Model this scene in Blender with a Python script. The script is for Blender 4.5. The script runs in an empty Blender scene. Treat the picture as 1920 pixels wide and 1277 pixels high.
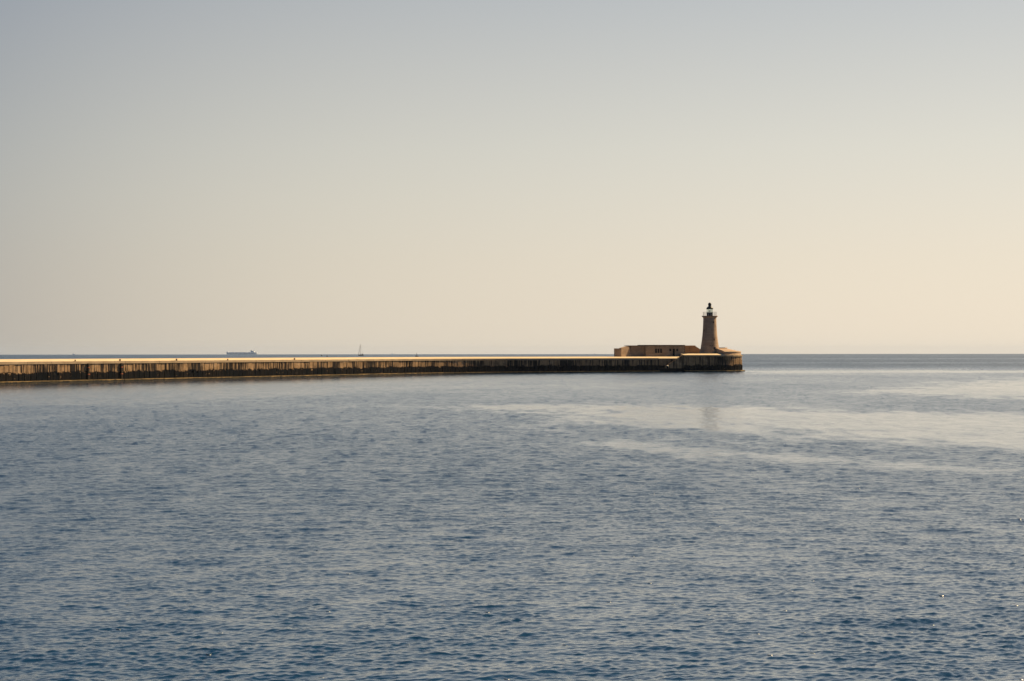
import bpy, math, random
import numpy as np
from mathutils import Matrix, Vector

random.seed(7)
rng = np.random.default_rng(11)
C = bpy.context.scene.collection
R = math.radians
PI = math.pi

# ---------------------------------------------------------------- constants
F = 2900.0            # focal length in pixels of the 1920 px wide picture
H = 5.06              # eye height above the sea
RE = 7.4e6            # earth radius with refraction
SUN_AZ = R(62)        # sun to the right of the view axis
SUN_EL = R(41)


def eye(px):
    return 661.5 - 0.00084 * px


def P(px, y, d):
    return Vector(((px - 960) / F * d, d, H - (y - eye(px)) / F * d))


# ---------------------------------------------------------------- helpers
class MB:
    """collects polygons; build() links them as ONE mesh object"""

    def __init__(s):
        s.v, s.f, s.uv = [], [], []

    def vert(s, co, uv=None):
        s.v.append(tuple(co))
        s.uv.append(uv if uv else (co[0], co[2]))
        return len(s.v) - 1

    def face(s, idx):
        s.f.append(tuple(idx))

    def box(s, lo, hi, uvo=0):
        (x0, y0, z0), (x1, y1, z1) = lo, hi
        s.hexa([(x0, y0, z0), (x1, y0, z0), (x1, y1, z0), (x0, y1, z0),
                (x0, y0, z1), (x1, y0, z1), (x1, y1, z1), (x0, y1, z1)])

    def hexa(s, p, uvs=None):
        b = len(s.v)
        for i, q in enumerate(p):
            s.vert(q, uvs[i] if uvs else None)
        for f in ((0, 3, 2, 1), (4, 5, 6, 7), (0, 1, 5, 4), (1, 2, 6, 5), (2, 3, 7, 6), (3, 0, 4, 7)):
            s.face([b + i for i in f])

    def prism(s, poly, z0, z1):
        """poly counter-clockwise in plan"""
        n = len(poly)
        b = len(s.v)
        for q in poly:
            s.vert((q[0], q[1], z0))
        for q in poly:
            s.vert((q[0], q[1], z1))
        s.face([b + i for i in range(n)][::-1])
        s.face([b + n + i for i in range(n)])
        for i in range(n):
            j = (i + 1) % n
            s.face((b + i, b + j, b + n + j, b + n + i))

    def lathe(s, prof, n=32, c=(0, 0), a0=0.0, a1=2 * PI, close=True):
        full = abs(a1 - a0 - 2 * PI) < 1e-6
        m = n if full else n + 1
        b = len(s.v)
        for r, z in prof:
            for k in range(m):
                a = a0 + (a1 - a0) * k / n
                s.vert((c[0] + r * math.cos(a), c[1] + r * math.sin(a), z), (a * prof[0][0], z))
        for i in range(len(prof) - 1):
            for k in range(n):
                k2 = (k + 1) % m
                s.face((b + i * m + k, b + i * m + k2, b + (i + 1) * m + k2, b + (i + 1) * m + k))
        if close:
            if full:
                s.face([b + k for k in range(m)][::-1])
                s.face([b + (len(prof) - 1) * m + k for k in range(m)])
            else:
                L = len(prof)
                s.face([b + i * m for i in range(L)])
                s.face([b + i * m + n for i in range(L)][::-1])

    def tube(s, a, b_, r, n=6, r2=None):
        a, b_ = Vector(a), Vector(b_)
        d = (b_ - a).normalized()
        u = d.orthogonal().normalized()
        w = d.cross(u)
        r2 = r if r2 is None else r2
        b = len(s.v)
        for p, rr in ((a, r), (b_, r2)):
            for k in range(n):
                t = 2 * PI * k / n
                s.vert(p + (u * math.cos(t) + w * math.sin(t)) * rr)
        for k in range(n):
            s.face((b + k, b + (k + 1) % n, b + n + (k + 1) % n, b + n + k))
        s.face([b + k for k in range(n)][::-1])
        s.face([b + n + k for k in range(n)])

    def build(s, name, mat, parent=None, smooth=False, bevel=0.0):
        me = bpy.data.meshes.new(name)
        me.from_pydata(s.v, [], s.f)
        uvl = me.uv_layers.new(name='UVMap')
        li = np.empty(len(me.loops), dtype=np.int32)
        me.loops.foreach_get('vertex_index', li)
        uvl.data.foreach_set('uv', np.array(s.uv, dtype=np.float32)[li].ravel())
        me.materials.append(mat)
        if smooth:
            me.polygons.foreach_set('use_smooth', [True] * len(me.polygons))
            me.set_sharp_from_angle(angle=R(35))
        o = bpy.data.objects.new(name, me)
        C.objects.link(o)
        if parent:
            o.parent = parent
        if bevel:
            m = o.modifiers.new('bevel', 'BEVEL')
            m.width = bevel
            m.segments = 2
        return o


def empty(name, loc, label, cat, group=None, rz=0.0):
    o = bpy.data.objects.new(name, None)
    C.objects.link(o)
    o.location = loc
    o.rotation_euler = (0, 0, rz)
    o['label'] = label
    o['category'] = cat
    if group:
        o['group'] = group
    return o


def copy_tree(o, parent=None):
    c = o.copy()
    C.objects.link(c)
    if parent:
        c.parent = parent
    for ch in [x for x in bpy.data.objects if x.parent == o]:
        copy_tree(ch, c)
    return c


# ---------------------------------------------------------------- materials
class NT:
    def __init__(s, name):
        s.m = bpy.data.materials.new(name)
        s.m.use_nodes = True
        s.t = s.m.node_tree
        s.b = s.t.nodes['Principled BSDF']
        s.b.inputs['Specular IOR Level'].default_value = .15

    def n(s, typ, **kw):
        nd = s.t.nodes.new(typ)
        for k, v in kw.items():
            setattr(nd, k, v)
        return nd

    def l(s, a, b):
        s.t.links.new(a, b)

    def val(s, sock, v):
        if hasattr(v, 'is_output'):
            s.l(v, sock)
        else:
            sock.default_value = v

    def math(s, op, a, b=0.5, clamp=False):
        nd = s.n('ShaderNodeMath', operation=op, use_clamp=clamp)
        s.val(nd.inputs[0], a)
        s.val(nd.inputs[1], b)
        return nd.outputs[0]

    def mix(s, fac, a, b, blend='MIX'):
        nd = s.n('ShaderNodeMix', data_type='RGBA', blend_type=blend)
        s.val(nd.inputs[0], fac)
        s.val(nd.inputs[6], a if hasattr(a, 'is_output') else (*a, 1))
        s.val(nd.inputs[7], b if hasattr(b, 'is_output') else (*b, 1))
        return nd.outputs[2]

    def noise(s, vec, scale=(1, 1, 1), detail=4, rough=.55, dist=0.0):
        mp = s.n('ShaderNodeMapping')
        s.l(vec, mp.inputs[0])
        mp.inputs['Scale'].default_value = scale
        nz = s.n('ShaderNodeTexNoise')
        nz.inputs['Scale'].default_value = 1.0
        nz.inputs['Detail'].default_value = detail
        nz.inputs['Roughness'].default_value = rough
        nz.inputs['Distortion'].default_value = dist
        s.l(mp.outputs[0], nz.inputs['Vector'])
        return nz.outputs['Fac']

    def ramp(s, fac, lo, hi):
        nd = s.n('ShaderNodeMapRange')
        nd.interpolation_type = 'SMOOTHSTEP'
        s.val(nd.inputs['Value'], fac)
        nd.inputs['From Min'].default_value = lo
        nd.inputs['From Max'].default_value = hi
        return nd.outputs['Result']

    def bump(s, h, strength, dist):
        nd = s.n('ShaderNodeBump')
        nd.inputs['Strength'].default_value = strength
        nd.inputs['Distance'].default_value = dist
        s.l(h, nd.inputs['Height'])
        s.l(nd.outputs[0], s.b.inputs['Normal'])


def simple(name, col, rough=.6, metal=0.0, var=.25, scale=3.0):
    n = NT(name)
    tc = n.n('ShaderNodeTexCoord')
    f = n.noise(tc.outputs['Object'], (scale,) * 3)
    n.l(n.mix(n.ramp(f, .3, .7), tuple(c * (1 - var) for c in col), tuple(min(1, c * (1 + var)) for c in col)),
        n.b.inputs['Base Color'])
    n.b.inputs['Roughness'].default_value = rough
    n.b.inputs['Metallic'].default_value = metal
    return n.m


def ashlar(name, light, dark, course=.36, block=.85, stain=.5):
    """coursed limestone for buildings, box-projected in metres"""
    n = NT(name)
    tc = n.n('ShaderNodeTexCoord')
    uv = tc.outputs['UV']
    br = n.n('ShaderNodeTexBrick')
    n.l(uv, br.inputs['Vector'])
    br.inputs['Scale'].default_value = 1.0
    br.inputs['Brick Width'].default_value = block
    br.inputs['Row Height'].default_value = course
    br.inputs['Mortar Size'].default_value = .018
    br.inputs['Color1'].default_value = (*light, 1)
    br.inputs['Color2'].default_value = (*[a * .5 + b * .5 for a, b in zip(light, dark)], 1)
    br.inputs['Mortar'].default_value = (*[c * .55 for c in dark], 1)
    big = n.noise(tc.outputs['Object'], (.55, .55, .8), 5, .6)
    col = n.mix(n.ramp(big, .42, .72), br.outputs['Color'], dark)
    st = n.noise(tc.outputs['Object'], (1.3, 1.3, .22), 5, .65)
    col = n.mix(n.math('MULTIPLY', n.ramp(st, .52, .75), stain), col, (.05, .042, .036))
    n.l(col, n.b.inputs['Base Color'])
    n.b.inputs['Roughness'].default_value = .9
    fine = n.noise(tc.outputs['Object'], (7, 7, 7), 6, .7)
    hh = n.math('SUBTRACT', fine, n.math('MULTIPLY', br.outputs['Fac'], 1.2))
    n.bump(hh, .6, .05)
    return n.m


def quay(name):
    """weathered breakwater masonry: black vertical streaks, black weed below the tide line; UV = metres along, height"""
    n = NT(name)
    tc = n.n('ShaderNodeTexCoord')
    uv = tc.outputs['UV']
    sep = n.n('ShaderNodeSeparateXYZ')
    n.l(uv, sep.inputs[0])
    z = sep.outputs[1]
    tone = n.noise(uv, (.8, .9, 1), 3, .6)
    base = n.mix(n.ramp(tone, .3, .7), (.19, .128, .075), (.29, .20, .125))
    pale = n.noise(uv, (.35, .5, 1), 4, .6)
    base = n.mix(n.ramp(pale, .58, .72), base, (.37, .275, .185))
    # run-off streaks
    s1 = n.noise(uv, (2.6, .10, 1), 5, .7)
    s2 = n.noise(uv, (.16, .05, 1), 3, .6)
    st = n.math('ADD', s1, n.math('MULTIPLY', n.math('SUBTRACT', s2, .15), .72))
    base = n.mix(n.math('MULTIPLY', n.ramp(st, .70, .80), .95), base, (.012, .013, .016))
    gr = n.noise(uv, (6, 5, 1), 5, .7)
    base = n.mix(n.math('MULTIPLY', n.ramp(gr, .55, .75), .6), base, (.06, .05, .045))
    # tide stain
    w = n.noise(uv, (.55, .8, 1), 5, .65)
    lvl = n.math('ADD', z, n.math('MULTIPLY', n.math('SUBTRACT', w, .5), -1.8))
    wet = n.math('SUBTRACT', 1.0, n.ramp(lvl, 1.62, 1.9))
    chip = n.noise(uv, (1.1, 1.6, 1), 4, .6)
    wet = n.math('MULTIPLY', wet, n.math('SUBTRACT', 1.0, n.ramp(chip, .63, .68)))
    base = n.mix(n.math('MULTIPLY', wet, .97), base, (.006, .0075, .010))
    n.l(base, n.b.inputs['Base Color'])
    n.b.inputs['Roughness'].default_value = .88
    n.b.inputs['Specular IOR Level'].default_value = 0
    fine = n.noise(uv, (4, 4, 1), 6, .7)
    n.bump(fine, .5, .04)
    return n.m


def deckstone(name, c0, c1):
    n = NT(name)
    tc = n.n('ShaderNodeTexCoord')
    f = n.noise(tc.outputs['UV'], (.35, .9, 1), 5, .65)
    g = n.noise(tc.outputs['Object'], (2.3, 2.3, 2.3), 5, .7)
    col = n.mix(n.ramp(f, .3, .7), c0, c1)
    col = n.mix(n.math('MULTIPLY', n.ramp(g, .55, .8), .5), col, tuple(c * .55 for c in c0))
    n.l(col, n.b.inputs['Base Color'])
    n.b.inputs['Roughness'].default_value = .85
    n.bump(g, .4, .03)
    return n.m


def toe(name):
    n = NT(name)
    tc = n.n('ShaderNodeTexCoord')
    uv = tc.outputs['UV']
    sep = n.n('ShaderNodeSeparateXYZ')
    n.l(uv, sep.inputs[0])
    w = n.noise(uv, (.9, 1.5, 1), 5, .7)
    lv = n.math('ADD', sep.outputs[1], n.math('MULTIPLY', n.math('SUBTRACT', w, .5), .5))
    col = n.mix(n.ramp(lv, .18, .32), (.006, .0075, .009), (.24, .165, .075))
    g_ = n.noise(uv, (.25, 1, 1), 4, .6)
    col = n.mix(n.math('MULTIPLY', n.ramp(g_, .45, .65), .7), col, (.05, .04, .02))
    n.l(col, n.b.inputs['Base Color'])
    n.b.inputs['Roughness'].default_value = .7
    n.bump(w, .6, .06)
    return n.m


M = dict(
    quay=quay('weathered_masonry'),
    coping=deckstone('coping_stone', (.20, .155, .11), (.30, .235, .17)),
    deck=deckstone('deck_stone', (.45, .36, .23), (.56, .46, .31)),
    toe=toe('toe_stone'),
    stone=ashlar('fort_ashlar', (.36, .26, .18), (.22, .155, .105)),
    tower=ashlar('tower_ashlar', (.38, .28, .195), (.26, .185, .135), .42, .95, .35),
    redstone=ashlar('shelter_ashlar', (.32, .20, .12), (.21, .13, .08), .3, .7, .4),
    roof=deckstone('roof_screed', (.34, .25, .17), (.46, .35, .24)),
    tar=simple('tarred_roof', (.07, .052, .04), .9),  # dark brown over the whole roof slab, top and edges alike
    dark=simple('dark_opening', (.012, .013, .016), .8),
    black=simple('black_paint', (.012, .013, .015), .35),
    rail=simple('grey_rail', (.45, .44, .42), .5),
    timber=simple('black_timber', (.018, .015, .013), .8, scale=8),
    rust=simple('rusty_iron', (.20, .065, .035), .8, scale=9),
    iron=simple('cast_iron', (.02, .018, .017), .95),
    pale=simple('pale_stone', (.62, .54, .43), .8),
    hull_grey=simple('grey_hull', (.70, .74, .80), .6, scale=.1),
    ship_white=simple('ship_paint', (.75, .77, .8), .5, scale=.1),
    navy=simple('navy_hull', (.03, .04, .08), .35, scale=1),
    canvas=simple('furled_canvas', (.10, .09, .09), .8),
    alu=simple('spar', (.10, .09, .085), .4),
    white=simple('white_gelcoat', (.75, .74, .72), .3),
    dhull=simple('dark_hull', (.05, .05, .06), .5),
    pinksail=simple('faded_sail', (.22, .15, .15), .8),
)
g = NT('lantern_glass')
g.b.inputs['Base Color'].default_value = (.78, .86, .80, 1)
g.b.inputs['Roughness'].default_value = .08
g.b.inputs['Transmission Weight'].default_value = .85
g.b.inputs['IOR'].default_value = 1.1
M['glass'] = g.m

# ================================================================= breakwater
path = [(-150, 138.5), (-84, 252), (-57, 298.5), (-30, 345), (-23.5, 355), (-15.5, 364.3), (-6, 371.5),
        (5.2, 377.7), (25.5, 387.8), (37.3, 393.2)]
# refine the bend with Catmull-Rom
pv = [Vector((a, b)) for a, b in path]
fine = []
for i in range(len(pv) - 1):
    p0, p1, p2, p3 = pv[max(i - 1, 0)], pv[i], pv[i + 1], pv[min(i + 2, len(pv) - 1)]
    k = 10
    for j in range(k):
        t = j / k
        if i < 2 or i == len(pv) - 2:
            fine.append(p1.lerp(p2, t))
        else:
            fine.append(.5 * ((2 * p1) + (p2 - p0) * t + (2 * p0 - 5 * p1 + 4 * p2 - p3) * t * t + (3 * p1 - p0 - 3 * p2 + p3) * t ** 3))
fine.append(pv[-1])


class Path:
    def __init__(s, pts):
        s.p = pts
        s.u = [0.0]
        for a, b in zip(pts, pts[1:]):
            s.u.append(s.u[-1] + (b - a).length)
        s.n = []
        for i in range(len(pts)):
            a = pts[max(i - 1, 0)]
            b = pts[min(i + 1, len(pts) - 1)]
            d = (b - a).normalized()
            s.n.append(Vector((d.y, -d.x)))
        s.len = s.u[-1]

    def at(s, u, off, z):
        u = min(max(u, 0), s.len)
        import bisect
        i = min(max(bisect.bisect_right(s.u, u) - 1, 0), len(s.p) - 2)
        t = (u - s.u[i]) / (s.u[i + 1] - s.u[i])
        p = s.p[i].lerp(s.p[i + 1], t)
        n = s.n[i].lerp(s.n[i + 1], t).normalized()
        return (p.x + n.x * off, p.y + n.y * off, z)


arm = Path(fine)


def sweep(mb, pth, prof, u0, u1, step=2.0, caps=True, closed=True):
    """prof: list of (off, z) going clockwise seen along travel"""
    n = max(1, int((u1 - u0) / step))
    b = len(mb.v)
    m = len(prof)
    acc = [0.0]
    for a, c in zip(prof, prof[1:]):
        acc.append(acc[-1] + math.hypot(c[0] - a[0], c[1] - a[1]))
    for i in range(n + 1):
        u = u0 + (u1 - u0) * i / n
        for j, (o, z) in enumerate(prof):
            mb.vert(pth.at(u, o, z), (u, z if abs(o) < 1 else z - o))
    for i in range(n):
        for j in range(m if closed else m - 1):
            j2 = (j + 1) % m
            mb.face((b + i * m + j, b + i * m + j2, b + (i + 1) * m + j2, b + (i + 1) * m + j))
    if caps:
        mb.face([b + j for j in range(m)][::-1])
        mb.face([b + n * m + j for j in range(m)])


def blocks(mb, pth, u0, u1, z0, z1, off, wmin, wmax, gap=.05, jit=.035, depth=.5, chips=0.0):
    u = u0
    while u < u1 - .2:
        w = random.uniform(wmin, wmax)
        a, b = u + gap / 2, min(u + w, u1) - gap / 2
        o = off + random.uniform(-jit, jit)
        zt = z1 - random.uniform(0, .03)
        if random.random() < chips:
            # broken top: a lower block and a ragged shoulder
            zt = z1 - random.uniform(.25, .6)
            mid = a + (b - a) * random.uniform(.3, .7)
            q = [pth.at(a, o, zt - .01), pth.at(mid, o - .05, zt - .01), pth.at(mid, off - depth, zt - .01), pth.at(a, off - depth, zt - .01),
                 pth.at(a, o - .05, z1), pth.at(mid, o - .25, z1 - .1), pth.at(mid, off - depth, z1), pth.at(a, off - depth, z1)]
            mb.hexa(q, [(a, zt), (mid, zt), (mid, zt), (a, zt), (a, z1), (mid, z1), (mid, z1), (a, z1)])
        q = [pth.at(a, o, z0), pth.at(b, o, z0), pth.at(b, off - depth, z0), pth.at(a, off - depth, z0),
             pth.at(a, o, zt), pth.at(b, o, zt), pth.at(b, off - depth, zt), pth.at(a, off - depth, zt)]
        mb.hexa(q, [(a, z0), (b, z0), (b, z0), (a, z0), (a, zt), (b, zt), (b, zt), (a, zt)])
        u += w


UL = arm.len
bw = empty('breakwater', (0, 0, 0), 'long stained stone breakwater stretching from the left edge to the round pierhead under the lighthouse', 'breakwater')
# core + block faces
q = MB()
sweep(q, arm, [(-.2, -2), (-9.3, -2), (-9.3, 3.4), (-.2, 3.4)][::-1], 0, UL)
blocks(q, arm, 0, UL, -.5, 1.74, .02, 1.15, 1.4, gap=.10, chips=.06)
blocks(q, arm, 0, UL, 1.742, 3.14, -.16, 1.0, 1.45, gap=.12, jit=.06, chips=.05)
q.build('quay_wall', M['quay'], bw)
q = MB()
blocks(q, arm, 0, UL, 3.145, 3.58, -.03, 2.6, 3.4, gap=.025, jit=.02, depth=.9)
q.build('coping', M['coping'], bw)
q = MB()
sweep(q, arm, [(-.35, 3.582), (-3.0, 3.93), (-9.5, 3.96), (-9.5, 3.35), (-.35, 3.35)], 0, UL, 2.5)
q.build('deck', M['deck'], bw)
q = MB()
blocks(q, arm, 0, UL, -.6, .36, .55, 3.0, 5.5, gap=.02, jit=.07, depth=.5)
q.build('toe_ledge', M['toe'], bw)

# ---- pierhead
DC = Vector((51.3, 407.6))
DR = 9.3
end = fine[-1]
front_dir = Vector((math.cos(R(19)), math.sin(R(19))))
fn = Vector((front_dir.y, -front_dir.x))
Tpt = DC + fn * DR                                   # tangent point on the drum
S0 = Tpt - front_dir * ((Tpt - end).dot(front_dir))   # front line opposite the end of the arm


def lineP(px):
    """point of the pierhead front line seen at picture column px"""
    k = (px - 960) / F
    # S0 + t*front_dir ; x = k*y
    t = (k * S0.y - S0.x) / (front_dir.x - k * front_dir.y)
    return S0 + front_dir * t


HS = lineP(1283)
a_t = math.atan2(fn.y, fn.x)
hp = [HS + (Tpt - HS) * (i / 6) for i in range(6)]
for i in range(41):
    a = a_t + R(200) * i / 40
    hp.append(DC + Vector((math.cos(a), math.sin(a))) * DR)
head = Path(hp)
q = MB()
back = [hp[-1] + Vector((-8, -1)), HS + Vector((-1.5, 12)), HS + Vector((0, .3))]
core = [Vector((p.x, p.y)) - head.n[i] * .2 for i, p in enumerate(hp)] + back
q.prism([(p.x, p.y) for p in core], -2, 3.95)
blocks(q, head, 0, head.len, -.5, 1.74, .02, 1.2, 1.5, gap=.07, chips=.04)
blocks(q, head, 0, head.len, 1.742, 3.0, -.10, 1.1, 1.5, gap=.06, jit=.04)
blocks(q, head, 0, head.len, 3.002, 3.95, -.13, 1.1, 1.6, gap=.05, jit=.03)
q.build('head_wall', M['quay'], bw)
q = MB()
blocks(q, head, 0, head.len, 3.955, 4.33, .10, 1.8, 2.4, gap=.02, jit=.015, depth=1.0)
q.build('head_coping', M['coping'], bw)
q = MB()
pl = [Vector((p.x, p.y)) - head.n[i] * 2.2 for i, p in enumerate(hp)] + back[:2] + [HS + Vector((.1, 1.7))]
q.prism([(p.x, p.y) for p in pl], 4.0, 4.698)
sweep(q, head, [(-.15, 4.335), (-2.21, 4.70), (-2.21, 3.9), (-.15, 3.9)], 0, head.len, 1.0)
q.build('head_platform', M['deck'], bw)
q = MB()
blocks(q, head, 0, head.len, -.6, .38, .6, 3, 5, gap=.02, jit=.09, depth=.6)
q.build('toe_ledge', M['toe'], bw)

# ---- recessed landing with stairs between arm and head
Lp = [lineP(1233) + (HS - lineP(1233)) * (i / 8) for i in range(9)]
land = Path(Lp)
q = MB()
sweep(q, land, [(-1.5, -2), (-9.2, -2), (-9.2, 3.29), (-1.5, 3.29)][::-1], 0, land.len, 1.0)
blocks(q, land, .95, land.len, .9, 2.3, -1.35, 1.0, 1.3, gap=.05, depth=.4)
blocks(q, land, .95, land.len, 2.302, 3.5, -1.38, 1.0, 1.3, gap=.05, depth=.4)
q.build('landing_wall', M['quay'], bw)
q = MB()
sweep(q, land, [(-1.25, 3.51), (-3.0, 3.93), (-9.4, 3.96), (-9.4, 3.3), (-1.25, 3.3)], 0, land.len, 1.0)
q.build('deck', M['deck'], bw)
q = MB()
sweep(q, land, [(.1, .95), (-1.9, .95), (-1.9, -1), (.1, -1)], 0, land.len, 1.0)
q.build('landing', M['quay'], bw)
q = MB()
ns = 15
u_a, u_b = 2.6, land.len - .5
for i in range(ns):
    ua = u_a + (u_b - u_a) * i / ns
    ub = land.len - .01
    z1 = .95 + (3.95 - .95) * (i + 1) / ns
    z0 = z1 - (3.0 / ns) - (0.0 if i == 0 else 0.002)
    lo = [land.at(ua, -.35, z0), land.at(ub, -.35, z0), land.at(ub, -1.33, z0), land.at(ua, -1.33, z0)]
    hi = [land.at(ua, -.35, z1), land.at(ub, -.35, z1), land.at(ub, -1.33, z1), land.at(ua, -1.33, z1)]
    q.hexa(lo + hi)
q.build('stair', M['quay'], bw)
q = MB()
for (o0, o1) in ((-.33, -.05),):
    pts = []
    for u, za, zb in ((u_a - .4, .95, 1.5), (u_a, .95, 1.75), (u_b, .95, 4.25), (land.len - .02, .95, 4.25)):
        pts.append((u, za, zb))
    for (ua, a0, a1), (ub, b0, b1) in zip(pts, pts[1:]):
        q.hexa([land.at(ua, o1, a0), land.at(ub, o1, b0), land.at(ub, o0, b0), land.at(ua, o0, a0),
                land.at(ua, o1, a1), land.at(ub, o1, b1), land.at(ub, o0, b1), land.at(ua, o0, a1)],
               [(ua, a0 + 1), (ub, b0 + 1)] * 2 + [(ua, a1 + .5), (ub, b1 + .5)] * 2)
q.build('stair_parapet', M['quay'], bw)
q = MB()
q.hexa([land.at(.08, -1.30, 1.0), land.at(.9, -1.30, 1.0), land.at(.9, -1.55, 1.0), land.at(.08, -1.55, 1.0),
        land.at(.08, -1.30, 3.1), land.at(.9, -1.30, 3.1), land.at(.9, -1.55, 3.1), land.at(.08, -1.55, 3.1)])
q.build('doorway', M['dark'], bw)

# short post with a pale cap on the stair foot
c = land.at(2.75, .02, 0)
ms = empty('mooring_stone', (c[0], c[1], .95), 'small pale mooring stone at the foot of the landing stairs', 'mooring stone')
q = MB()
q.lathe([(.16, 0), (.15, .45), (.2, .5)], 12)
q.build('post', M['quay'], ms, True)
q = MB()
q.lathe([(.2, .5), (.27, .55), (.27, .68), (.15, .76), (.02, .78)], 12)
q.build('cap', M['pale'], ms, True)

# ---- timber fenders with rusty brackets
def arm_u(px):
    lo, hi = 0.0, UL
    for _ in range(60):
        m = (lo + hi) / 2
        x, y, _z = arm.at(m, 0, 0)
        if 960 + F * x / y < px:
            lo = m
        else:
            hi = m
    return lo


def arm_frame(u):
    a, b = arm.at(u - .1, 0, 0), arm.at(u + .1, 0, 0)
    return math.atan2(b[1] - a[1], b[0] - a[0])


def make_fender(u, label):
    x, y, _ = arm.at(u, 0, 0)
    t = empty('timber_fender', (x, y, 0), label, 'fender', 'timber fenders bolted to the breakwater', arm_frame(u))
    q = MB()
    q.box((-.17, -.26, .3), (.17, .1, 3.2))
    q.build('post', M['timber'], t, bevel=.03)
    for zc in (1.3, 2.48):
        q = MB()
        q.box((-.2, -.32, zc - .1), (.2, .1, zc + .1))
        q.build('bracket', M['rust'], t, bevel=.015)
    return t


make_fender(arm_u(165), 'black timber fender with rusty brackets, the one nearer the left edge of the photo')
make_fender(arm_u(227), 'black timber fender with rusty brackets under a bollard, the one farther from the left edge')


def make_bollard(u, off, label, s=1.0):
    x, y, z = arm.at(u, off, 3.58)
    t = empty('mooring_bollard', (x, y, z), label, 'bollard', 'mooring bollards along the breakwater coping')
    q = MB()
    q.lathe([(.26 * s, 0), (.26 * s, .05 * s), (.2 * s, .07 * s)], 16)
    q.build('base', M['iron'], t, True)
    q = MB()
    q.lathe([(.16 * s, .06 * s), (.14 * s, .22 * s), (.15 * s, .27 * s)], 16)
    q.build('post', M['iron'], t, True)
    q = MB()
    q.lathe([(.15 * s, .27 * s), (.27 * s, .30 * s), (.28 * s, .36 * s), (.2 * s, .42 * s), (.02 * s, .44 * s)], 16)
    q.build('cap', M['iron'], t, True)
    return t


for px, lab in ((143, 'iron mooring bollard on the coping left of both timber fenders'),
                (227, 'iron mooring bollard directly above the second timber fender'),
                (333, 'iron mooring bollard on the coping between the fenders and the tanker'),
                (429, 'iron mooring bollard on the coping below the bow of the far tanker'),
                (554, 'iron mooring bollard on the coping between the tanker and the sailing yacht')):
    make_bollard(arm_u(px), -.26, lab, .6 if px in (143, 429) else .75)

# ================================================================= fort building
ang = R(22)
bd = Vector((math.cos(ang), math.sin(ang)))     # along the front
bn = Vector((bd.y, -bd.x))                      # towards the camera
base = Vector(arm.at(UL, 0, 0)[:2]) - bn * 4.2


def fort_u(px):
    k = (px - 960) / F
    return (k * base.y - base.x) / (bd.x - k * bd.y)


fo = empty('gun_fort', (base.x, base.y, 3.95), 'long low flat-roofed stone fort building with three tall slit windows on the breakwater end', 'building', rz=ang)


def fz(y, px=1200, d=397):
    return H - (y - eye(px)) / F * d - 3.95


u0, u1, u2, u3, u4, u5 = [fort_u(p) for p in (1155.5, 1166, 1190, 1211, 1283, 1283)]
zt = fz(648.2)
zl = fz(653.3)


def local_prism(q, poly, z0, z1):
    q.prism(poly, z0, z1)


# walls: main block with real window and door openings cut as gaps between piers
wins = [(1228.4, 1232.0, 653.8, 662.2), (1233.2, 1236.8, 653.8, 662.2), (1238.0, 1241.6, 653.8, 662.2)]
smalls = [(1255.2, 1258.8, 654.0, 658.8), (1268.2, 1271.8, 654.0, 658.8)]
door = (1261.3, 1265.6, 654.0, 667.4)


def wall_with_openings(q, ua, ub, z0, z1, y0, y1, holes):
    """front wall slab between local y0 (front) and y1; holes are (ua,ub,za,zb)"""
    us = sorted({ua, ub} | {h[0] for h in holes} | {h[1] for h in holes})
    for a, b in zip(us, us[1:]):
        m = (a + b) / 2
        hh = [h for h in holes if h[0] < m < h[1]]
        if not hh:
            q.box((a, y0, z0), (b, y1, z1))
        else:
            h = hh[0]
            if h[2] > z0 + .02:
                q.box((a, y0, z0), (b, y1, h[2]))
            if h[3] < z1 - .02:
                q.box((a, y0, h[3]), (b, y1, z1))


def hole(t):
    return (fort_u(t[0]), fort_u(t[1]), max(fz(t[3], t[0]), -.02), fz(t[2], t[0]))


holes = [hole(t) for t in wins + smalls + [door]]
q = MB()
wall_with_openings(q, u3, u4, -.3, zt, 0, .45, holes)
q.box((u3, 3.9, -.3), (u4, 4.4, zt))                 # rear wall
q.box((u4 - .45, .452, -.3), (u4, 3.898, zt))        # right wall
q.box((u3, .452, -.3), (u3 + .45, 3.898, zt))        # left wall
# receding link in the shade, then the sloping wing and the end block
q.prism([(u2 - .25, 1.9), (u3 - .003, .9), (u3 - .003, 4.3), (u2 - .25, 4.3)], -.3, zt - .05)
q.build('wall', M['stone'], fo)
q = MB()
b0 = len(q.v)
# wing: roof rises from the end block up to the link
q.hexa([(u1, .35, -.3), (u2, 1.75, -.3), (u2, 4.2, -.3), (u1 + .7, 3.0, -.3),
        (u1, .45, zl + .1), (u2 - .6, 1.7, zt - .12), (u2 - .6, 4.2, zt - .12), (u1 + .7, 3.0, zl + .1)])
q.build('wing', M['stone'], fo)
q = MB()
q.prism([(u0, .9), (u1 - .004, .35), (u1 - .004, 2.6), (u0 + .62, 2.6)], -.3, zl)
q.build('end_block', M['stone'], fo)
q = MB()
q.box((u3 - .15, -.22, zt + .002), (u4 + .14, 4.55, zt + .2))
q.build('roof', M['tar'], fo)
q = MB()
q.prism([(u2 - .75, 1.55), (u2 + .05, 1.7), (u3 - .16, .7), (u3 - .16, 4.5), (u2 - .75, 4.5)], zt - .046, zt + .06)
q.build('link_roof', M['tar'], fo)
for t in wins + smalls:
    h = hole(t)
    q = MB()
    q.box((h[0] - .02, .26, h[2] - .02), (h[1] + .02, .34, h[3] + .02))
    w = q.build('window', M['dark'], fo)
    q = MB()
    q.box((h[0] - .05, -.05, h[2] - .1), (h[1] + .05, .2, h[2] - .004))
    q.build('sill', M['roof'], w)
h = hole(door)
q = MB()
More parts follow.
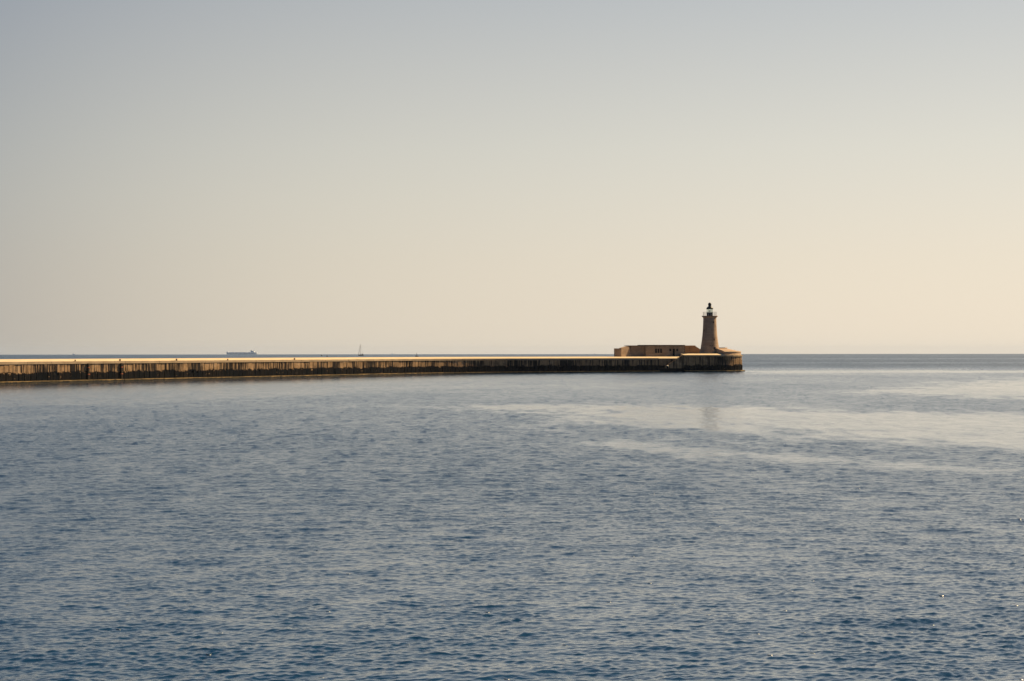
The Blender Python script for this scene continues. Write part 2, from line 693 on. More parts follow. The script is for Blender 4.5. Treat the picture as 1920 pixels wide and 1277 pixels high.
q.box((h[0] - .02, .28, h[2]), (h[1] + .02, .36, h[3] + .02))
dr = q.build('door', M['dark'], fo)
q = MB()
q.tube((h[1] - .12, .25, 1.0), (h[1] - .12, .25, 1.18), .02, 6)
q.build('handle', M['iron'], dr)

# ================================================================= shelter behind the tower
sh0 = P(1284.5, 660, 411)
sh = empty('stone_shelter', (sh0.x, sh0.y, 4.70), 'low reddish stone shelter with a sloping right shoulder left of the lighthouse foot', 'building', rz=R(8))
kk = 411 / F
q = MB()
L1, L2 = (1303.5 - 1284) * kk, (1316 - 1284) * kk
zs = H - (648.6 - 660.4) * kk - 4.70
zs2 = H - (656.5 - 660.4) * kk - 4.70
b = len(q.v)
for yy in (0, 4.0):
    for (x, z) in ((0, 0), (L2, 0), (L2, zs2), (L1, zs), (0, zs)):
        q.vert((x, yy, z))
q.face([b + i for i in range(5)])
q.face([b + 5 + i for i in range(5)][::-1])
for i in range(5):
    j = (i + 1) % 5
    q.face((b + j, b + i, b + 5 + i, b + 5 + j))
q.build('wall', M['redstone'], sh)
q = MB()
q.box((-.1, -.1, zs + .002), (L1 + .05, 4.1, zs + .12))
q.build('roof', M['roof'], sh)
q = MB()
for zc in (zs * .28, zs * .42):
    q.box((.3, -.05, zc - .05), (L1 * .9, -.001, zc + .05))
q.build('string_course', M['redstone'], sh)

# ================================================================= gun battery on the head
gb = empty('gun_battery', (DC.x, DC.y, 4.335), 'round gun battery with a sunlit sloping apron on the right side of the pierhead', 'gun battery')
q = MB()
A0, A1 = R(-90 + 24), R(100)
q.lathe([(8.95, .002), (8.95, .88), (5.2, 1.70), (4.4, 1.74), (4.4, .002)], 30, a0=A0, a1=A1)
q.build('parapet', M['tower'], gb)
q = MB()
q.lathe([(8.7, .944), (9.06, .886), (9.06, .80), (8.952, .80)], 30, a0=A0 - .01, a1=A1 + .01, close=False)
q.build('rim', M['roof'], gb)
q = MB()
q.prism([(2.9, 2.5), (5.0, 1.0), (5.8, 3.5), (3.2, 5.0)], .37, 1.84)
q.build('magazine', M['redstone'], gb)
q = MB()
q.prism([(2.7, 2.4), (5.0, .8), (6.0, 3.6), (3.1, 5.2)], 1.842, 1.96)
q.build('magazine_roof', M['roof'], gb)

# ================================================================= lighthouse
LX = P(1330.9, 660, 405.5)
lh = empty('lighthouse', (LX.x, LX.y, 4.70), 'tapering limestone lighthouse with a black domed lantern standing on the pierhead', 'lighthouse')
kp = 405.5 / F


def lz(y):
    return H - (y - 660.38) * kp - 4.70


prof = [(19.3, 663.2), (18.7, 657.2), (18.3, 656.6), (17.75, 656.2), (16.7, 650), (15.2, 640), (14.0, 630), (13.15, 620), (12.6, 610), (12.25, 600), (12.2, 595.2)]
prof[0] = (19.3, 660.38 + (H - 4.70) / kp)
q = MB()
q.lathe([(r * kp, lz(y)) for r, y in prof], 48)
tw = q.build('tower', M['tower'], lh, True)
q = MB()
q.lathe([(18.2 * kp, lz(657.4)), (19.2 * kp, lz(657.3)), (19.2 * kp, lz(656.4)), (17.9 * kp, lz(656.1))], 48, close=False)
q.build('plinth_moulding', M['tower'], lh, True)


def rad(y):
    for (r0, y0), (r1, y1) in zip(prof, prof[1:]):
        if y1 <= y <= y0:
            return (r0 + (r1 - r0) * (y0 - y) / (y0 - y1)) * kp
    return prof[-1][0] * kp


def tower_opening(name, px, y0, y1, w, arched=False):
    ym = (y0 + y1) / 2
    rr = rad(ym)
    xo = (px - 1330.9) * kp
    a = math.asin(max(-.98, min(.98, xo / rr)))
    # local frame on the surface
    nx, ny = math.sin(a), -math.cos(a)
    tx, ty = -ny, nx
    z0, z1 = lz(y1), lz(y0)

    def pt(s, d, z):
        rz_ = rad(660.38 - (z + 4.70 - H) / kp)
        return (nx * (rz_ + d) + tx * s, ny * (rz_ + d) + ty * s, z)

    q = MB()
    q.hexa([pt(-w / 2, .015, z0), pt(w / 2, .015, z0), pt(w / 2, -.3, z0), pt(-w / 2, -.3, z0),
            pt(-w / 2, .015, z1), pt(w / 2, .015, z1), pt(w / 2, -.3, z1), pt(-w / 2, -.3, z1)])
    if arched:
        b = len(q.v)
        pts = [pt(w / 2 * math.cos(t), .015, z1 + .003 + w / 2 * math.sin(t)) for t in [PI * i / 8 for i in range(9)]]
        for p_ in pts:
            q.vert(p_)
        q.face([b + i for i in range(9)])
    o = q.build(name, M['dark'], lh)
    # stone surround
    q = MB()
    e = .11
    zc = z1 + (w / 2 if arched else 0)
    for (s0, s1, za, zb) in ((-w / 2 - e, -w / 2 - .003, z0 - .05, zc + .05), (w / 2 + .003, w / 2 + e, z0 - .05, zc + .05), (-w / 2 - e, w / 2 + e, zc + .052, zc + .16)):
        q.hexa([pt(s0, .07, za), pt(s1, .07, za), pt(s1, -.2, za), pt(s0, -.2, za),
                pt(s0, .07, zb), pt(s1, .07, zb), pt(s1, -.2, zb), pt(s0, -.2, zb)])
    q.build('frame', M['tower'], o)
    return o


tower_opening('window', 1336.1, 603.2, 606.4, .30)
tower_opening('window', 1319.6, 618.4, 621.6, .34)
tower_opening('window', 1337.1, 634.9, 638.3, .32)
tower_opening('door', 1338.3, 653.0, 662.6, .55, True)
for px in (1329.3, 1333.2):
    q = MB()
    xo = (px - 1330.9) * kp
    rr = rad(648.3)
    yy = -math.sqrt(rr * rr - xo * xo)
    q.box((xo - .13, yy - .05, lz(649.0)), (xo + .13, yy + .3, lz(647.7)))
    q.build('plaque', M['iron'], lh)

q = MB()
q.lathe([(12.0 * kp, lz(597)), (12.6 * kp, lz(595.4)), (13.6 * kp, lz(594.6)), (14.7 * kp, lz(593.6)), (14.9 * kp, lz(592.8)), (14.8 * kp, lz(592.2))], 48)
q.build('gallery', M['tower'], lh, True)
zg = lz(592.2)
q = MB()
rr = 12.6 * kp
nr = 20
for k in range(nr):
    a = 2 * PI * k / nr
    x, y = rr * math.cos(a), rr * math.sin(a)
    q.tube((x, y, zg - .02), (x, y, zg + 1.0), .022, 5)
for hz in (.36, .68, 1.0):
    for k in range(nr):
        a, b2 = 2 * PI * k / nr, 2 * PI * (k + 1) / nr
        q.tube((rr * math.cos(a), rr * math.sin(a), zg + hz), (rr * math.cos(b2), rr * math.sin(b2), zg + hz), .018, 4)
q.build('railing', M['rail'], lh)
# lantern
q = MB()
q.lathe([(5.7 * kp, zg + .002), (5.7 * kp, lz(586.4)), (6.0 * kp, lz(586.3)), (6.0 * kp, lz(585.9))], 24)
q.build('lantern_base', M['black'], lh, True)
q = MB()
q.lathe([(5.75 * kp, lz(585.88)), (5.75 * kp, lz(579.7))], 24)
gl = q.build('lantern_glass', M['glass'], lh, True)
for k in range(8):
    q = MB()
    a = 2 * PI * k / 8 + .2
    q.tube((5.85 * kp * math.cos(a), 5.85 * kp * math.sin(a), lz(585.9)), (5.85 * kp * math.cos(a), 5.85 * kp * math.sin(a), lz(579.6)), .016, 5)
    q.build('glazing_bar', M['black'], gl)
q = MB()
q.lathe([(.07, lz(585.8)), (.08, lz(584.0)), (.13, lz(583.6)), (.15, lz(582.6)), (.09, lz(581.8)), (.04, lz(581.5))], 14)
q.build('lamp', M['iron'], lh, True)
q = MB()
q.lathe([(6.5 * kp, lz(579.7)), (6.5 * kp, lz(579.0)), (6.1 * kp, lz(577.8)), (5.1 * kp, lz(576.2)), (3.7 * kp, lz(575.0)), (2.7 * kp, lz(574.4)), (2.45 * kp, lz(573.6))], 28)
q.build('dome', M['black'], lh, True)
q = MB()
q.lathe([(2.5 * kp, lz(573.62)), (2.9 * kp, lz(573.0)), (3.15 * kp, lz(571.4)), (3.1 * kp, lz(569.8)), (2.5 * kp, lz(568.5)), (1.4 * kp, lz(567.7)), (.1, lz(567.4))], 20)
q.build('ventilator', M['black'], lh, True)

# ================================================================= vessels
def sea_z(x, y):
    return -(x * x + y * y) / (2 * RE)


def hull_mesh(L, B, sections, name, mat, parent):
    """sections: list of (t along 0..1 bow->stern, half-beam fraction, keel z, deck z) ; x from bow(0) to stern(L)"""
    q = MB()
    rows = []
    for t, w, zk, zd in sections:
        hb = B / 2 * w
        ring = [(0, zk), (.6, zk * .85 + zd * .15), (.92, zk * .5 + zd * .5), (1.0, zd)]
        row = [q.vert((t * L, -hb * a, z)) for a, z in ring[::-1]] + [q.vert((t * L, hb * a, z)) for a, z in ring[1:]]
        rows.append(row)
    for r0, r1 in zip(rows, rows[1:]):
        for i in range(len(r0) - 1):
            q.face((r0[i], r1[i], r1[i + 1], r0[i + 1]))
        q.face((r0[-1], r1[-1], r1[0], r0[0]))
    q.face(rows[0])
    q.face(rows[-1][::-1])
    return q.build(name, mat, parent, True)


def seat(px, d):
    x = (px - 960) / F * d
    return Vector((x, d, sea_z(x, d)))


# ---- tanker
D = 12000
s = seat(424.6, D)
tk = empty('tanker_ship', s, 'pale hazy tanker ship with its bridge aft lying on the far horizon', 'ship')
k = D / F
Lk = 57.2 * k
hull_mesh(Lk, 32, [(0, .05, 8, 22), (.015, .18, -2, 21.5), (.05, .7, -4, 20.6), (.075, .92, -4, 20.2), (.08, .94, -4, 18.0), (.3, 1, -4, 17.5), (.7, 1, -4, 17.3), (.93, .95, -4, 17.0), (.985, .8, 0, 16.6), (1.0, .7, 5, 16.6)],
          'hull', M['hull_grey'], tk)
q = MB()
x0, x1 = (470.3 - 424.6) * k, (476.2 - 424.6) * k
q.box((x0, -14, 16.9), (x1 + 3, 14, 24))
q.box((x0 + 1.5, -12, 24), (x1 - 1, 12, 30))
q.box((x0 + .5, -15.5, 30), (x0 + 12, 15.5, 33.4))
q.build('bridge', M['ship_white'], tk)
q = MB()
q.box(((476.0 - 424.6) * k, -4.5, 23.8), ((477.7 - 424.6) * k, 4.5, 36.5))
q.build('funnel', M['hull_grey'], tk)
q = MB()
q.tube((x0 + 6, 0, 33.4), (x0 + 6, 0, 40), .5)
q.tube((x0 + 6, -3, 37), (x0 + 6, 3, 37), .3)
q.build('mast', M['hull_grey'], tk)
q = MB()
q.tube((9, 0, 20), (9, 0, 29), .5)
q.build('mast', M['hull_grey'], tk)
q = MB()
for xx in np.linspace(30, x0 - 10, 16):
    q.box((xx, -9, 17.2), (xx + 3.5, 9, 18.7))
q.box((25, -1.5, 18.7), (x0, 1.5, 19.5))
q.build('deck_piping', M['hull_grey'], tk)
for yy in (-7.5, 7.5):
    q = MB()
    q.tube((Lk * .5, yy, 17.3), (Lk * .5, yy, 25), .7)
    q.tube((Lk * .5, yy, 24), (Lk * .5 - 10, yy, 22), .5)
    q.build('deck_crane', M['hull_grey'], tk)

# ---- sailing yacht
D = 2500
s = seat(675.6, D)
k = D / F
yt = empty('sailing_yacht', s, 'dark-hulled sailing yacht with bare tall mast and furled sails beyond the breakwater', 'sailing yacht', rz=R(52))
hull_mesh(11.5, 3.6, [(0, .03, .4, 1.75), (.08, .35, -.3, 1.6), (.3, .85, -.5, 1.35), (.6, 1, -.5, 1.25), (.9, .85, -.2, 1.3), (1, .72, .2, 1.35)], 'hull', M['navy'], yt)
for ob in list(yt.children):
    ob.location.x = -4.6
q = MB()
q.hexa([(-2, -1.0, 1.25), (2.6, -1.15, 1.2), (2.6, 1.15, 1.2), (-2, 1.0, 1.25), (-1.2, -.8, 1.8), (2.5, -1.0, 2.0), (2.5, 1.0, 2.0), (-1.2, .8, 1.8)])
q.build('cabin', M['navy'], yt, bevel=.08)
q = MB()
q.tube((-.3, 0, 1.3), (.15, 0, 19.3), .2, 8, .14)
for zz in (7.5, 13.2):
    q.tube((-.1, -1.0, zz), (-.1, 1.0, zz), .05)
q.build('mast', M['alu'], yt)
q = MB()
q.tube((-.15, 0, 2.7), (4.9, 0, 2.8), .09)
q.build('boom', M['alu'], yt)
q = MB()
q.tube((.1, 0, 2.95), (4.7, 0, 3.0), .24, 8, .15)
q.build('mainsail', M['navy'], yt)
q = MB()
q.tube((-4.4, 0, 2.0), (-.2, 0, 17.6), .27, 8, .14)
q.build('jib', M['canvas'], yt)
q = MB()
for a, b2 in (((6.7, 0, 1.4), (.15, 0, 19.2)), ((0, 1.7, 1.3), (.1, 0, 18.5)), ((0, -1.7, 1.3), (.1, 0, 18.5))):
    q.tube(a, b2, .035, 4)
q.build('rigging', M['alu'], yt)
q = MB()
q.box((5.6, -.9, 1.3), (5.75, .9, 3.3))
q.box((4.6, -1.2, 3.3), (6.2, 1.2, 3.45))
q.build('stern_arch', M['dhull'], yt)

# ---- small boat with narrow sail
D = 1950
s = seat(781.0, D)
sb = empty('sailing_boat', s, 'small dark boat with a narrow upright sail and white cabin near the breakwater', 'sailing boat', rz=R(28))
hull_mesh(4.3, 1.9, [(0, .05, .2, .95), (.15, .5, -.2, .85), (.5, 1, -.3, .75), (.85, .95, -.2, .75), (1, .8, .1, .8)], 'hull', M['dhull'], sb)
sb.children[0].location.x = -2.0
q = MB()
q.box((.5, -.55, .7), (1.5, .55, 1.75))
q.build('cabin', M['white'], sb, bevel=.08)
q = MB()
q.tube((.0, 0, .6), (.1, 0, 5.4), .07, 6)
q.build('mast', M['dhull'], sb)
q = MB()
b = len(q.v)
for yy in (-.03, .03):
    for x, z in ((-.5, 1.3), (.45, 1.35), (.3, 4.4), (.12, 5.3), (-.1, 4.2)):
        q.vert((x, yy, z))
q.face([b + i for i in range(5)])
q.face([b + 5 + i for i in range(5)][::-1])
for i in range(5):
    j = (i + 1) % 5
    q.face((b + j, b + i, b + 5 + i, b + 5 + j))
q.build('sail', M['pinksail'], sb)


# ---- channel buoys
def buoy(px, d, r, h, label):
    t = empty('marker_buoy', seat(px, d), label, 'buoy')
    q = MB()
    q.lathe([(r * .6, -.5), (r, -.1), (r, .45 * h), (r * .75, .6 * h), (r * .3, .68 * h)], 16)
    q.build('float', M['dhull'], t, True)
    q = MB()
    q.lathe([(r * .28, .66 * h), (r * .22, .9 * h), (r * .32, .92 * h), (r * .3, h), (.02, h + .02)], 12)
    q.build('lantern', M['dhull'], t, True)


buoy(603, 2350, 1.05, 2.1, 'squat round dark buoy left of the sailing yacht, farther one of two')
buoy(613.3, 1960, .75, 2.3, 'narrow upright dark buoy left of the sailing yacht, nearer one of two')


# ---- far motor boats
def motorboat(px, d, L, label, hgt=1.0, rz=0.0):
    t = empty('motor_boat', seat(px, d), label, 'motor boat', rz=rz)
    hull_mesh(L, L * .3, [(0, .04, .6, 3.0 * hgt), (.2, .6, -.4, 2.5 * hgt), (.55, 1, -.5, 2.1 * hgt), (1, .9, -.3, 2.0 * hgt)], 'hull', M['hull_grey'], t)
    t.children[0].location.x = -L / 2
    q = MB()
    q.hexa([(-L * .22, -L * .11, 2 * hgt), (L * .33, -L * .11, 2 * hgt), (L * .33, L * .11, 2 * hgt), (-L * .22, L * .11, 2 * hgt),
            (-L * .06, -L * .09, 5.2 * hgt), (L * .2, -L * .09, 5.2 * hgt), (L * .2, L * .09, 5.2 * hgt), (-L * .06, L * .09, 5.2 * hgt)])
    q.build('cabin', M['ship_white'], t)
    q = MB()
    q.tube((L * .05, 0, 5 * hgt), (L * .08, 0, 7.6 * hgt), .18)
    q.build('mast', M['hull_grey'], t)
    return t


motorboat(138.5, 8300, 15, 'hazy motor boat on the horizon at far left, largest of the distant boats', 1.15)
motorboat(735.5, 8000, 8.5, 'tiny motor boat on the horizon right of the sailing yacht', .95, R(25))
motorboat(1115.5, 8200, 7, 'tiny motor boat on the horizon just left of the stone fort', .55, R(-15))

# ================================================================= sea
def seaW(px, y):
    d = F * H / (y - eye(px))
    return ((px - 960) / F * d, d)


SL = [  # slicks as areas of the water surface
    ([(850, 762), (1000, 756), (1300, 761), (1600, 768), (1920, 775), (2300, 790), (2300, 856), (1920, 838), (1600, 826), (1400, 814), (1250, 803), (1100, 786), (960, 774)], .9, 7.0),
    ([(1030, 806), (1200, 830), (1450, 852), (1750, 871), (1920, 879), (2200, 895), (2200, 905), (1920, 888), (1700, 882), (1450, 864), (1200, 841), (1080, 820)], .75, 2.2),
    ([(1630, 736), (1750, 722), (1920, 707), (2300, 695), (2300, 756), (1920, 747), (1800, 742)], .85, 9.0),
    ([(1396, 695.0), (1650, 694.6), (2300, 694.5), (2300, 698.8), (1650, 699), (1396, 700.5)], .8, 4.0),
    ([(1396, 679.5), (2300, 679.0), (2300, 680.6), (1396, 680.8)], .6, 20.0),
    ([(1396, 672.3), (2300, 670.5), (2300, 672.6), (1396, 673.6)], .5, 50.0),
    ([(-300, 768), (-100, 775), (60, 778), (230, 782), (60, 787), (-300, 792)], .25, 4.0),
    ([(-300, 738), (300, 728), (900, 722), (1000, 726), (600, 740), (100, 762), (-300, 775)], .45, 6.0),
    ([(700, 727), (1250, 716), (1320, 722), (1000, 735), (800, 738)], .3, 3.0),
]


def poly_sdf(x, y, poly):
    d = np.full(x.shape, 1e18, np.float32)
    ins = np.zeros(x.shape, bool)
    n = len(poly)
    for i in range(n):
        ax, ay = poly[i]
        bx, by = poly[(i + 1) % n]
        ex, ey = bx - ax, by - ay
        t = np.clip(((x - ax) * ex + (y - ay) * ey) / (ex * ex + ey * ey), 0, 1)
        d = np.minimum(d, (x - ax - t * ex) ** 2 + (y - ay - t * ey) ** 2)
        c = (ay > y) != (by > y)
        if ey != 0:
            ins ^= c & (x < ex * (y - ay) / ey + ax)
    return np.where(ins, -np.sqrt(d), np.sqrt(d))


def sstep(a, b, v):
    t = np.clip((v - a) / (b - a), 0, 1)
    return t * t * (3 - 2 * t)


def vnoise(x, y, seed):
    """value noise in numpy"""
    r = np.random.default_rng(seed).random((256, 256)).astype(np.float32)
    xi, yi = np.floor(x).astype(np.int64), np.floor(y).astype(np.int64)
    fx, fy = (x - xi).astype(np.float32), (y - yi).astype(np.float32)
    fx, fy = fx * fx * (3 - 2 * fx), fy * fy * (3 - 2 * fy)
    x0, x1, y0, y1 = xi & 255, (xi + 1) & 255, yi & 255, (yi + 1) & 255
    return (r[x0, y0] * (1 - fx) + r[x1, y0] * fx) * (1 - fy) + (r[x0, y1] * (1 - fx) + r[x1, y1] * fx) * fy


FR = 1547.0 * H
deltas = np.concatenate([np.arange(430, 3.0, -.36)])
rr = np.concatenate([[1.0, 5, 9, 13, 16], FR / deltas, np.geomspace(FR / 2.8, 13000, 45)]).astype(np.float64)
dense = np.linspace(-R(26), R(26), 1900)
th = np.concatenate([np.linspace(-PI, -R(26.5), 60), dense, np.linspace(R(26.5), PI, 60)[:-1]])
nr_, nc = len(rr), len(th)
drow = np.gradient(rr)
dcol = np.gradient(th)
Rg, Tg = np.meshgrid(rr, th, indexing='ij')
X = (Rg * np.sin(Tg)).astype(np.float32)
Y = (Rg * np.cos(Tg)).astype(np.float32)
SPR = np.repeat(drow.astype(np.float32)[:, None], nc, 1)
SPC = (Rg * dcol[None, :]).astype(np.float32)

calm = np.zeros(X.shape, np.float32)
wob = (vnoise(X / 9, Y / 12, 1) - .5) * 1.4 + (vnoise(X / 2.2, Y / 5, 2) - .5) * 1.4 + (vnoise(X / .7, Y / 2.5, 6) - .5) * 1.2
for poly, wgt, soft in SL:
    wp = [seaW(a, b) for a, b in poly]
    sd = poly_sdf(X, Y, wp)
    sd = sd + wob * soft * .9
    calm = np.maximum(calm, wgt * (1 - sstep(-soft, soft, sd)))
# lee of the breakwater
dw = np.full(X.shape, 1e9, np.float32)
pl2 = [path[0], path[1], path[3], path[5], path[7], path[9], (60, 399)]
for (ax, ay), (bx, by) in zip(pl2, pl2[1:]):
    ex, ey = bx - ax, by - ay
    t = np.clip(((X - ax) * ex + (Y - ay) * ey) / (ex * ex + ey * ey), 0, 1)
    dw = np.minimum(dw, np.hypot(X - ax - t * ex, Y - ay - t * ey))
calm = np.maximum(calm, 1.0 * (1 - sstep(18, 95, dw)) * (1 - sstep(-40, 35, X) * .75))
gust = .95 + .30 * (vnoise(X / 14 + 3, Y / 30, 3) - .5) + .18 * (vnoise(X / 3.1, Y / 7, 4) - .5) + .4 * (vnoise(X / .8, Y / 2.2, 5) - .5)
gust = np.clip(gust, .3, 1.5)
amp = gust * (1 - .75 * calm) * (1 - .08 * sstep(35, 130, np.hypot(X, Y))) * (1 + .85 * sstep(420, 640, np.hypot(X, Y)))

RES = .36
NW = 100
lam = np.exp(rng.uniform(np.log(.085), np.log(3.0), NW))
dirs = R(90 + 12) + rng.normal(0, R(38), NW)
ph = rng.uniform(0, 2 * PI, NW)
kw = 2 * PI / lam
sw = np.where(lam < .14, .9, np.where(lam < .36, 1.3, np.where(lam < .8, .6, .34)))
mss = .034
sw = sw * np.sqrt(mss / (np.sum(sw ** 2) / 2))
Z = np.zeros(X.shape, np.float32)
DX = np.zeros_like(Z)
DY = np.zeros_like(Z)
unres = np.zeros_like(Z)
sub = slice(0, nr_)
sT, cT = np.sin(Tg).astype(np.float32), np.cos(Tg).astype(np.float32)
for i in range(NW):
    cx, cy = math.cos(dirs[i]), math.sin(dirs[i])
    rad_c = np.maximum(np.abs(cx * sT + cy * cT), .15)
    tan_c = np.maximum(np.abs(cx * cT - cy * sT), .15)
    res = np.minimum(lam[i] / (rad_c * SPR), lam[i] / (tan_c * SPC))
    f = sstep(1.6, 3.2, res)
    unres += (1 - f * f) * np.float32(sw[i] ** 2 / 2)
    m = f > 0
    if m.any():
        arg = (kw[i] * (cx * X[m].astype(np.float64) + cy * Y[m].astype(np.float64)) + ph[i]).astype(np.float32)
        a = (sw[i] / kw[i]) * f[m]
        Z[m] += a * np.cos(arg)
        sn = a * np.sin(arg) * np.float32(.8)
        DX[m] -= sn * np.float32(cx)
        DY[m] -= sn * np.float32(cy)
Z *= amp
# wavelets finer than the mesh survive as the mean tilt of each facet: random along the view, as wide as a wavelet
sig = np.sqrt(unres)
res_n = np.zeros_like(Z)
white = rng.normal(0, 1, Z.shape).astype(np.float32)
cw = np.clip(.13 / np.maximum(SPC, 1e-6), .6, 40)          # wavelet width in columns
i0 = int(np.searchsorted(rr, 22.0))
c0, c1 = 60, 60 + len(dense)
for i in range(i0, nr_):
    if rr[i] > 400:
        break
    s_ = float(cw[i, 1010])
    kx = np.arange(-int(3 * s_) - 1, int(3 * s_) + 2)
    ker = np.exp(-.5 * (kx / s_) ** 2)
    ker /= np.sqrt((ker ** 2).sum())
    row = np.convolve(white[i, c0:c1], ker, 'same')
    tilt = sig[i, 1010] * min(1.0, math.sqrt(.42 / (2 * drow[i]))) * RES
    res_n[i, c0:c1] = row * tilt * drow[i]
Z += res_n * amp
far = X * X + Y * Y
sub_var = (unres * (.10 + .3 * sstep(420, 640, np.hypot(X, Y))) + .0003) * amp * amp
rough = np.clip(np.sqrt(np.sqrt(np.maximum(sub_var, 1e-6))), .07, .5)
co = np.empty((nr_ * nc, 3), np.float32)
co[:, 0] = (X + DX * amp).ravel()
co[:, 1] = (Y + DY * amp).ravel()
co[:, 2] = (Z - far / (2 * RE)).ravel()
ii = np.arange(nr_ - 1)[:, None] * nc
jj = np.arange(nc)[None, :]
j2 = (jj + 1) % nc
quads = np.stack([ii + jj, ii + nc + jj, ii + nc + j2, ii + j2], -1).reshape(-1, 4).astype(np.int32)
me = bpy.data.meshes.new('sea')
me.vertices.add(len(co))
me.vertices.foreach_set('co', co.ravel())
me.loops.add(quads.size)
me.loops.foreach_set('vertex_index', quads.ravel())
me.polygons.add(len(quads))
me.polygons.foreach_set('loop_start', np.arange(0, quads.size, 4, dtype=np.int32))
me.polygons.foreach_set('loop_total', np.full(len(quads), 4, np.int32))
me.polygons.foreach_set('use_smooth', np.ones(len(quads), bool))
me.update(calc_edges=True)
at = me.attributes.new('ripple', 'FLOAT', 'POINT')
at.data.foreach_set('value', rough.ravel().astype(np.float32))
at = me.attributes.new('chop', 'FLOAT', 'POINT')
at.data.foreach_set('value', (amp * (.35 + .65 * sstep(25, 90, np.sqrt(far)))).ravel().astype(np.float32))

n = NT('sea_water')
n.b.inputs['Specular IOR Level'].default_value = .5
n.b.inputs['Base Color'].default_value = (.003, .025, .062, 1)
n.b.inputs['IOR'].default_value = 1.333
a1 = n.n('ShaderNodeAttribute', attribute_name='ripple')
n.l(a1.outputs['Fac'], n.b.inputs['Roughness'])
tc = n.n('ShaderNodeTexCoord')
mp = n.n('ShaderNodeMapping')
mp.inputs['Rotation'].default_value = (0, 0, R(12))
n.l(tc.outputs['Object'], mp.inputs[0])
r1 = n.noise(mp.outputs[0], (3.4, 6, 4), 4, .62)
a2 = n.n('ShaderNodeAttribute', attribute_name='chop')
bp = n.n('ShaderNodeBump')
bp.inputs['Distance'].default_value = .09
n.l(n.math('MULTIPLY', a2.outputs['Fac'], .7), bp.inputs['Strength'])
n.l(r1, bp.inputs['Height'])
# sparse steep capillary wavelets that can catch the sun
vm = n.n('ShaderNodeMapping')
vm.inputs['Scale'].default_value = (1, 1, 0)
n.l(tc.outputs['Object'], vm.inputs[0])
vo = n.n('ShaderNodeTexVoronoi', voronoi_dimensions='2D')
vo.inputs['Scale'].default_value = .42
n.l(vm.outputs[0], vo.inputs['Vector'])
vs = n.n('ShaderNodeSeparateColor')
n.l(vo.outputs['Color'], vs.inputs[0])
dm = n.math('DIVIDE', vo.outputs['Distance'], .42)
RB = .05
q2 = n.math('SUBTRACT', 1.0, n.math('POWER', n.math('DIVIDE', dm, RB), 2.0), clamp=True)
steep = n.math('ADD', .8, n.math('MULTIPLY', vs.outputs[0], .6))
b2n = n.n('ShaderNodeBump')
b2n.inputs['Distance'].default_value = RB / 2
b2n.inputs['Strength'].default_value = 1.0
n.l(n.math('MULTIPLY', q2, steep), b2n.inputs['Height'])
n.l(bp.outputs[0], b2n.inputs['Normal'])
rgh = n.math('MAXIMUM', a1.outputs['Fac'], n.math('MULTIPLY', n.math('GREATER_THAN', q2, .01), .3))
n.l(rgh, n.b.inputs['Roughness'])
n.l(b2n.outputs[0], n.b.inputs['Normal'])
n.l(b2n.outputs[0], n.b.inputs['Coat Normal'])
n.l(rgh, n.b.inputs['Coat Roughness'])
n.b.inputs['Coat Weight'].default_value = .7
n.b.inputs['Coat IOR'].default_value = 1.333
me.materials.append(n.m)
sea = bpy.data.objects.new('sea', me)
C.objects.link(sea)
sea['kind'] = 'structure'

# ================================================================= haze
HAZE = True
if HAZE:
    q = MB()
    q.box((-13200, -13200, -14.5), (13200, 13200, 46))
    hz = bpy.data.materials.new('sea_haze')
    hz.use_nodes = True
    t = hz.node_tree
    t.nodes.clear()
    out = t.nodes.new('ShaderNodeOutputMaterial')
    pvn = t.nodes.new('ShaderNodeVolumePrincipled')
    pvn.inputs['Color'].default_value = (.55, .72, 1.0, 1)
    pvn.inputs['Density'].default_value = 2.6e-5
    pvn.inputs['Anisotropy'].default_value = 0.0
    t.links.new(pvn.outputs[0], out.inputs['Volume'])
    ho = q.build('haze', hz)
    ho['kind'] = 'stuff'

# ================================================================= light
sun = bpy.data.lights.new('sun', 'SUN')
sun.energy = 5.0
sun.angle = R(.53)
sun.color = (1.0, .72, .39)
so = bpy.data.objects.new('sun', sun)
C.objects.link(so)
sd = Vector((math.sin(SUN_AZ) * math.cos(SUN_EL), math.cos(SUN_AZ) * math.cos(SUN_EL), math.sin(SUN_EL)))
so.rotation_euler = sd.to_track_quat('Z', 'Y').to_euler()

w = bpy.data.worlds.new('World')
bpy.context.scene.world = w
w.use_nodes = True
t = w.node_tree
t.nodes.clear()
out = t.nodes.new('ShaderNodeOutputWorld')
bg = t.nodes.new('ShaderNodeBackground')
t.links.new(bg.outputs[0], out.inputs[0])
sky = t.nodes.new('ShaderNodeTexSky')
sky.sky_type = 'NISHITA'
sky.sun_disc = False
sky.sun_elevation = SUN_EL
sky.sun_rotation = SUN_AZ
sky.dust_density = 3.0
bg.inputs['Strength'].default_value = .1


def wn(typ, **kw):
    nd = t.nodes.new(typ)
    for k_, v_ in kw.items():
        setattr(nd, k_, v_)
    return nd


tc = wn('ShaderNodeTexCoord')
nrm = wn('ShaderNodeVectorMath', operation='NORMALIZE')
t.links.new(tc.outputs['Generated'], nrm.inputs[0])
sp = wn('ShaderNodeSeparateXYZ')
t.links.new(nrm.outputs[0], sp.inputs[0])
dt = wn('ShaderNodeVectorMath', operation='DOT_PRODUCT')
t.links.new(nrm.outputs[0], dt.inputs[0])
dt.inputs[1].default_value = (math.sin(SUN_AZ), math.cos(SUN_AZ), 0)


def ramp(stops):
    nd = wn('ShaderNodeValToRGB')
    e = nd.color_ramp.elements
    while len(e) < len(stops):
        e.new(.5)
    for i, (p_, c_) in enumerate(stops):
        e[i].position = p_
        e[i].color = (*c_, 1)
    t.links.new(sp.outputs[2], nd.inputs[0])
    return nd.outputs[0]


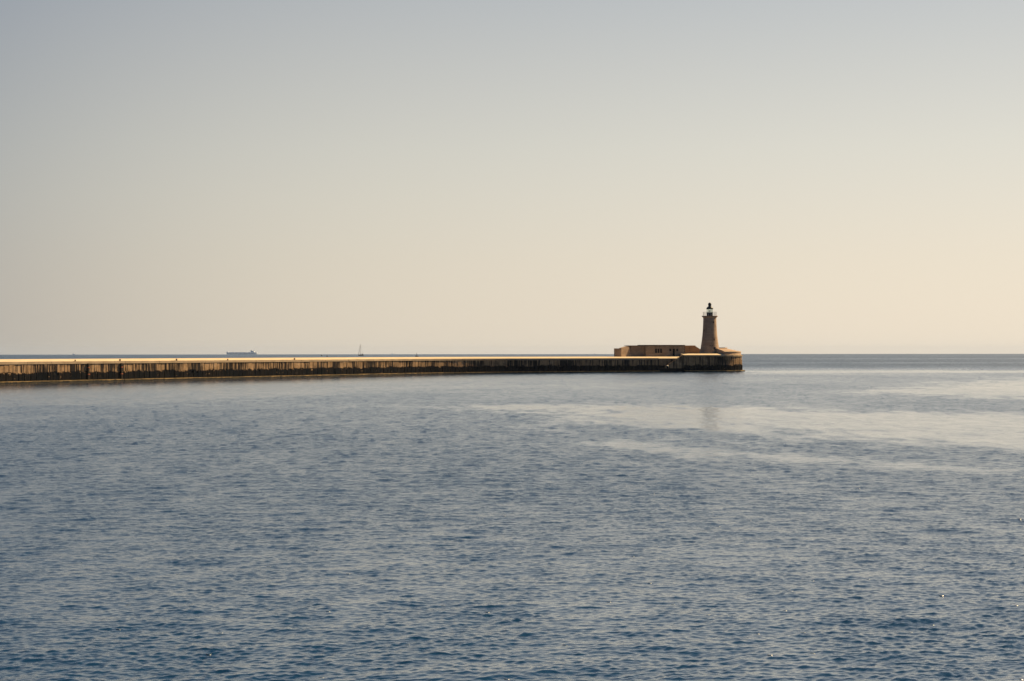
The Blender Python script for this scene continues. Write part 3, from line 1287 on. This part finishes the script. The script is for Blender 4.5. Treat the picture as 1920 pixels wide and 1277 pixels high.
# hazy air seen by elevation (sine): towards the sun and away from it, in units of the final picture
EXPO = 1.0
K = 10 / 2 ** EXPO                    # background strength .1, exposure
toward = ramp([(0, (.92, .80, .64)), (.06, (.83, .738, .60)), (.13, (.715, .68, .588)), (.225, (.512, .525, .518)), (.34, (.50, .515, .555)), (.5, (.06, .15, .285)), (1, (.02, .075, .19))])
side = ramp([(0, (.50, .455, .385)), (.1, (.46, .445, .385)), (.225, (.32, .332, .338)), (.34, (.285, .315, .36)), (.5, (.065, .135, .26)), (1, (.02, .075, .19))])
behind = ramp([(0, (.07, .115, .18)), (.2, (.06, .11, .20)), (.45, (.04, .095, .20)), (1, (.035, .085, .20))])


def between(a, b, lo, hi):
    mr = wn('ShaderNodeMapRange', interpolation_type='SMOOTHSTEP')
    mr.inputs['From Min'].default_value = lo
    mr.inputs['From Max'].default_value = hi
    t.links.new(dt.outputs['Value'], mr.inputs['Value'])
    mx = wn('ShaderNodeMix', data_type='RGBA')
    t.links.new(mr.outputs[0], mx.inputs[0])
    t.links.new(a, mx.inputs[6])
    t.links.new(b, mx.inputs[7])
    return mx.outputs[2]


skycol = between(between(behind, side, -.12, .42), toward, -.25, .8)
ml = wn('ShaderNodeVectorMath', operation='SCALE')
ml.inputs['Scale'].default_value = K
t.links.new(skycol, ml.inputs[0])
mx2 = wn('ShaderNodeMix', data_type='RGBA')
mx2.inputs[0].default_value = .92
t.links.new(sky.outputs[0], mx2.inputs[6])
t.links.new(ml.outputs[0], mx2.inputs[7])
t.links.new(mx2.outputs[2], bg.inputs['Color'])

# ================================================================= camera
cam = bpy.data.cameras.new('camera')
cam.sensor_width = 36
cam.lens = F / 1920 * 36
cam.clip_start = .5
cam.clip_end = 60000
cob = bpy.data.objects.new('camera', cam)
C.objects.link(cob)
pitch = math.atan((eye(960) - 638.5) / F)
m = Matrix.Rotation(PI / 2 + pitch, 4, 'X') @ Matrix.Rotation(-math.atan(.00084), 4, 'Z')
cob.matrix_world = Matrix.Translation((0, 0, H)) @ m
sc = bpy.context.scene
sc.camera = cob
sc.view_settings.view_transform = 'Standard'
sc.view_settings.look = 'None'
sc.view_settings.exposure = EXPO
sc.view_settings.gamma = 1
sc.cycles.volume_bounces = 0
sc.cycles.max_bounces = 6
sc.cycles.use_denoising = True
sc.cycles.denoiser = 'OPENIMAGEDENOISE'
sc.cycles.denoising_input_passes = 'RGB_ALBEDO_NORMAL'
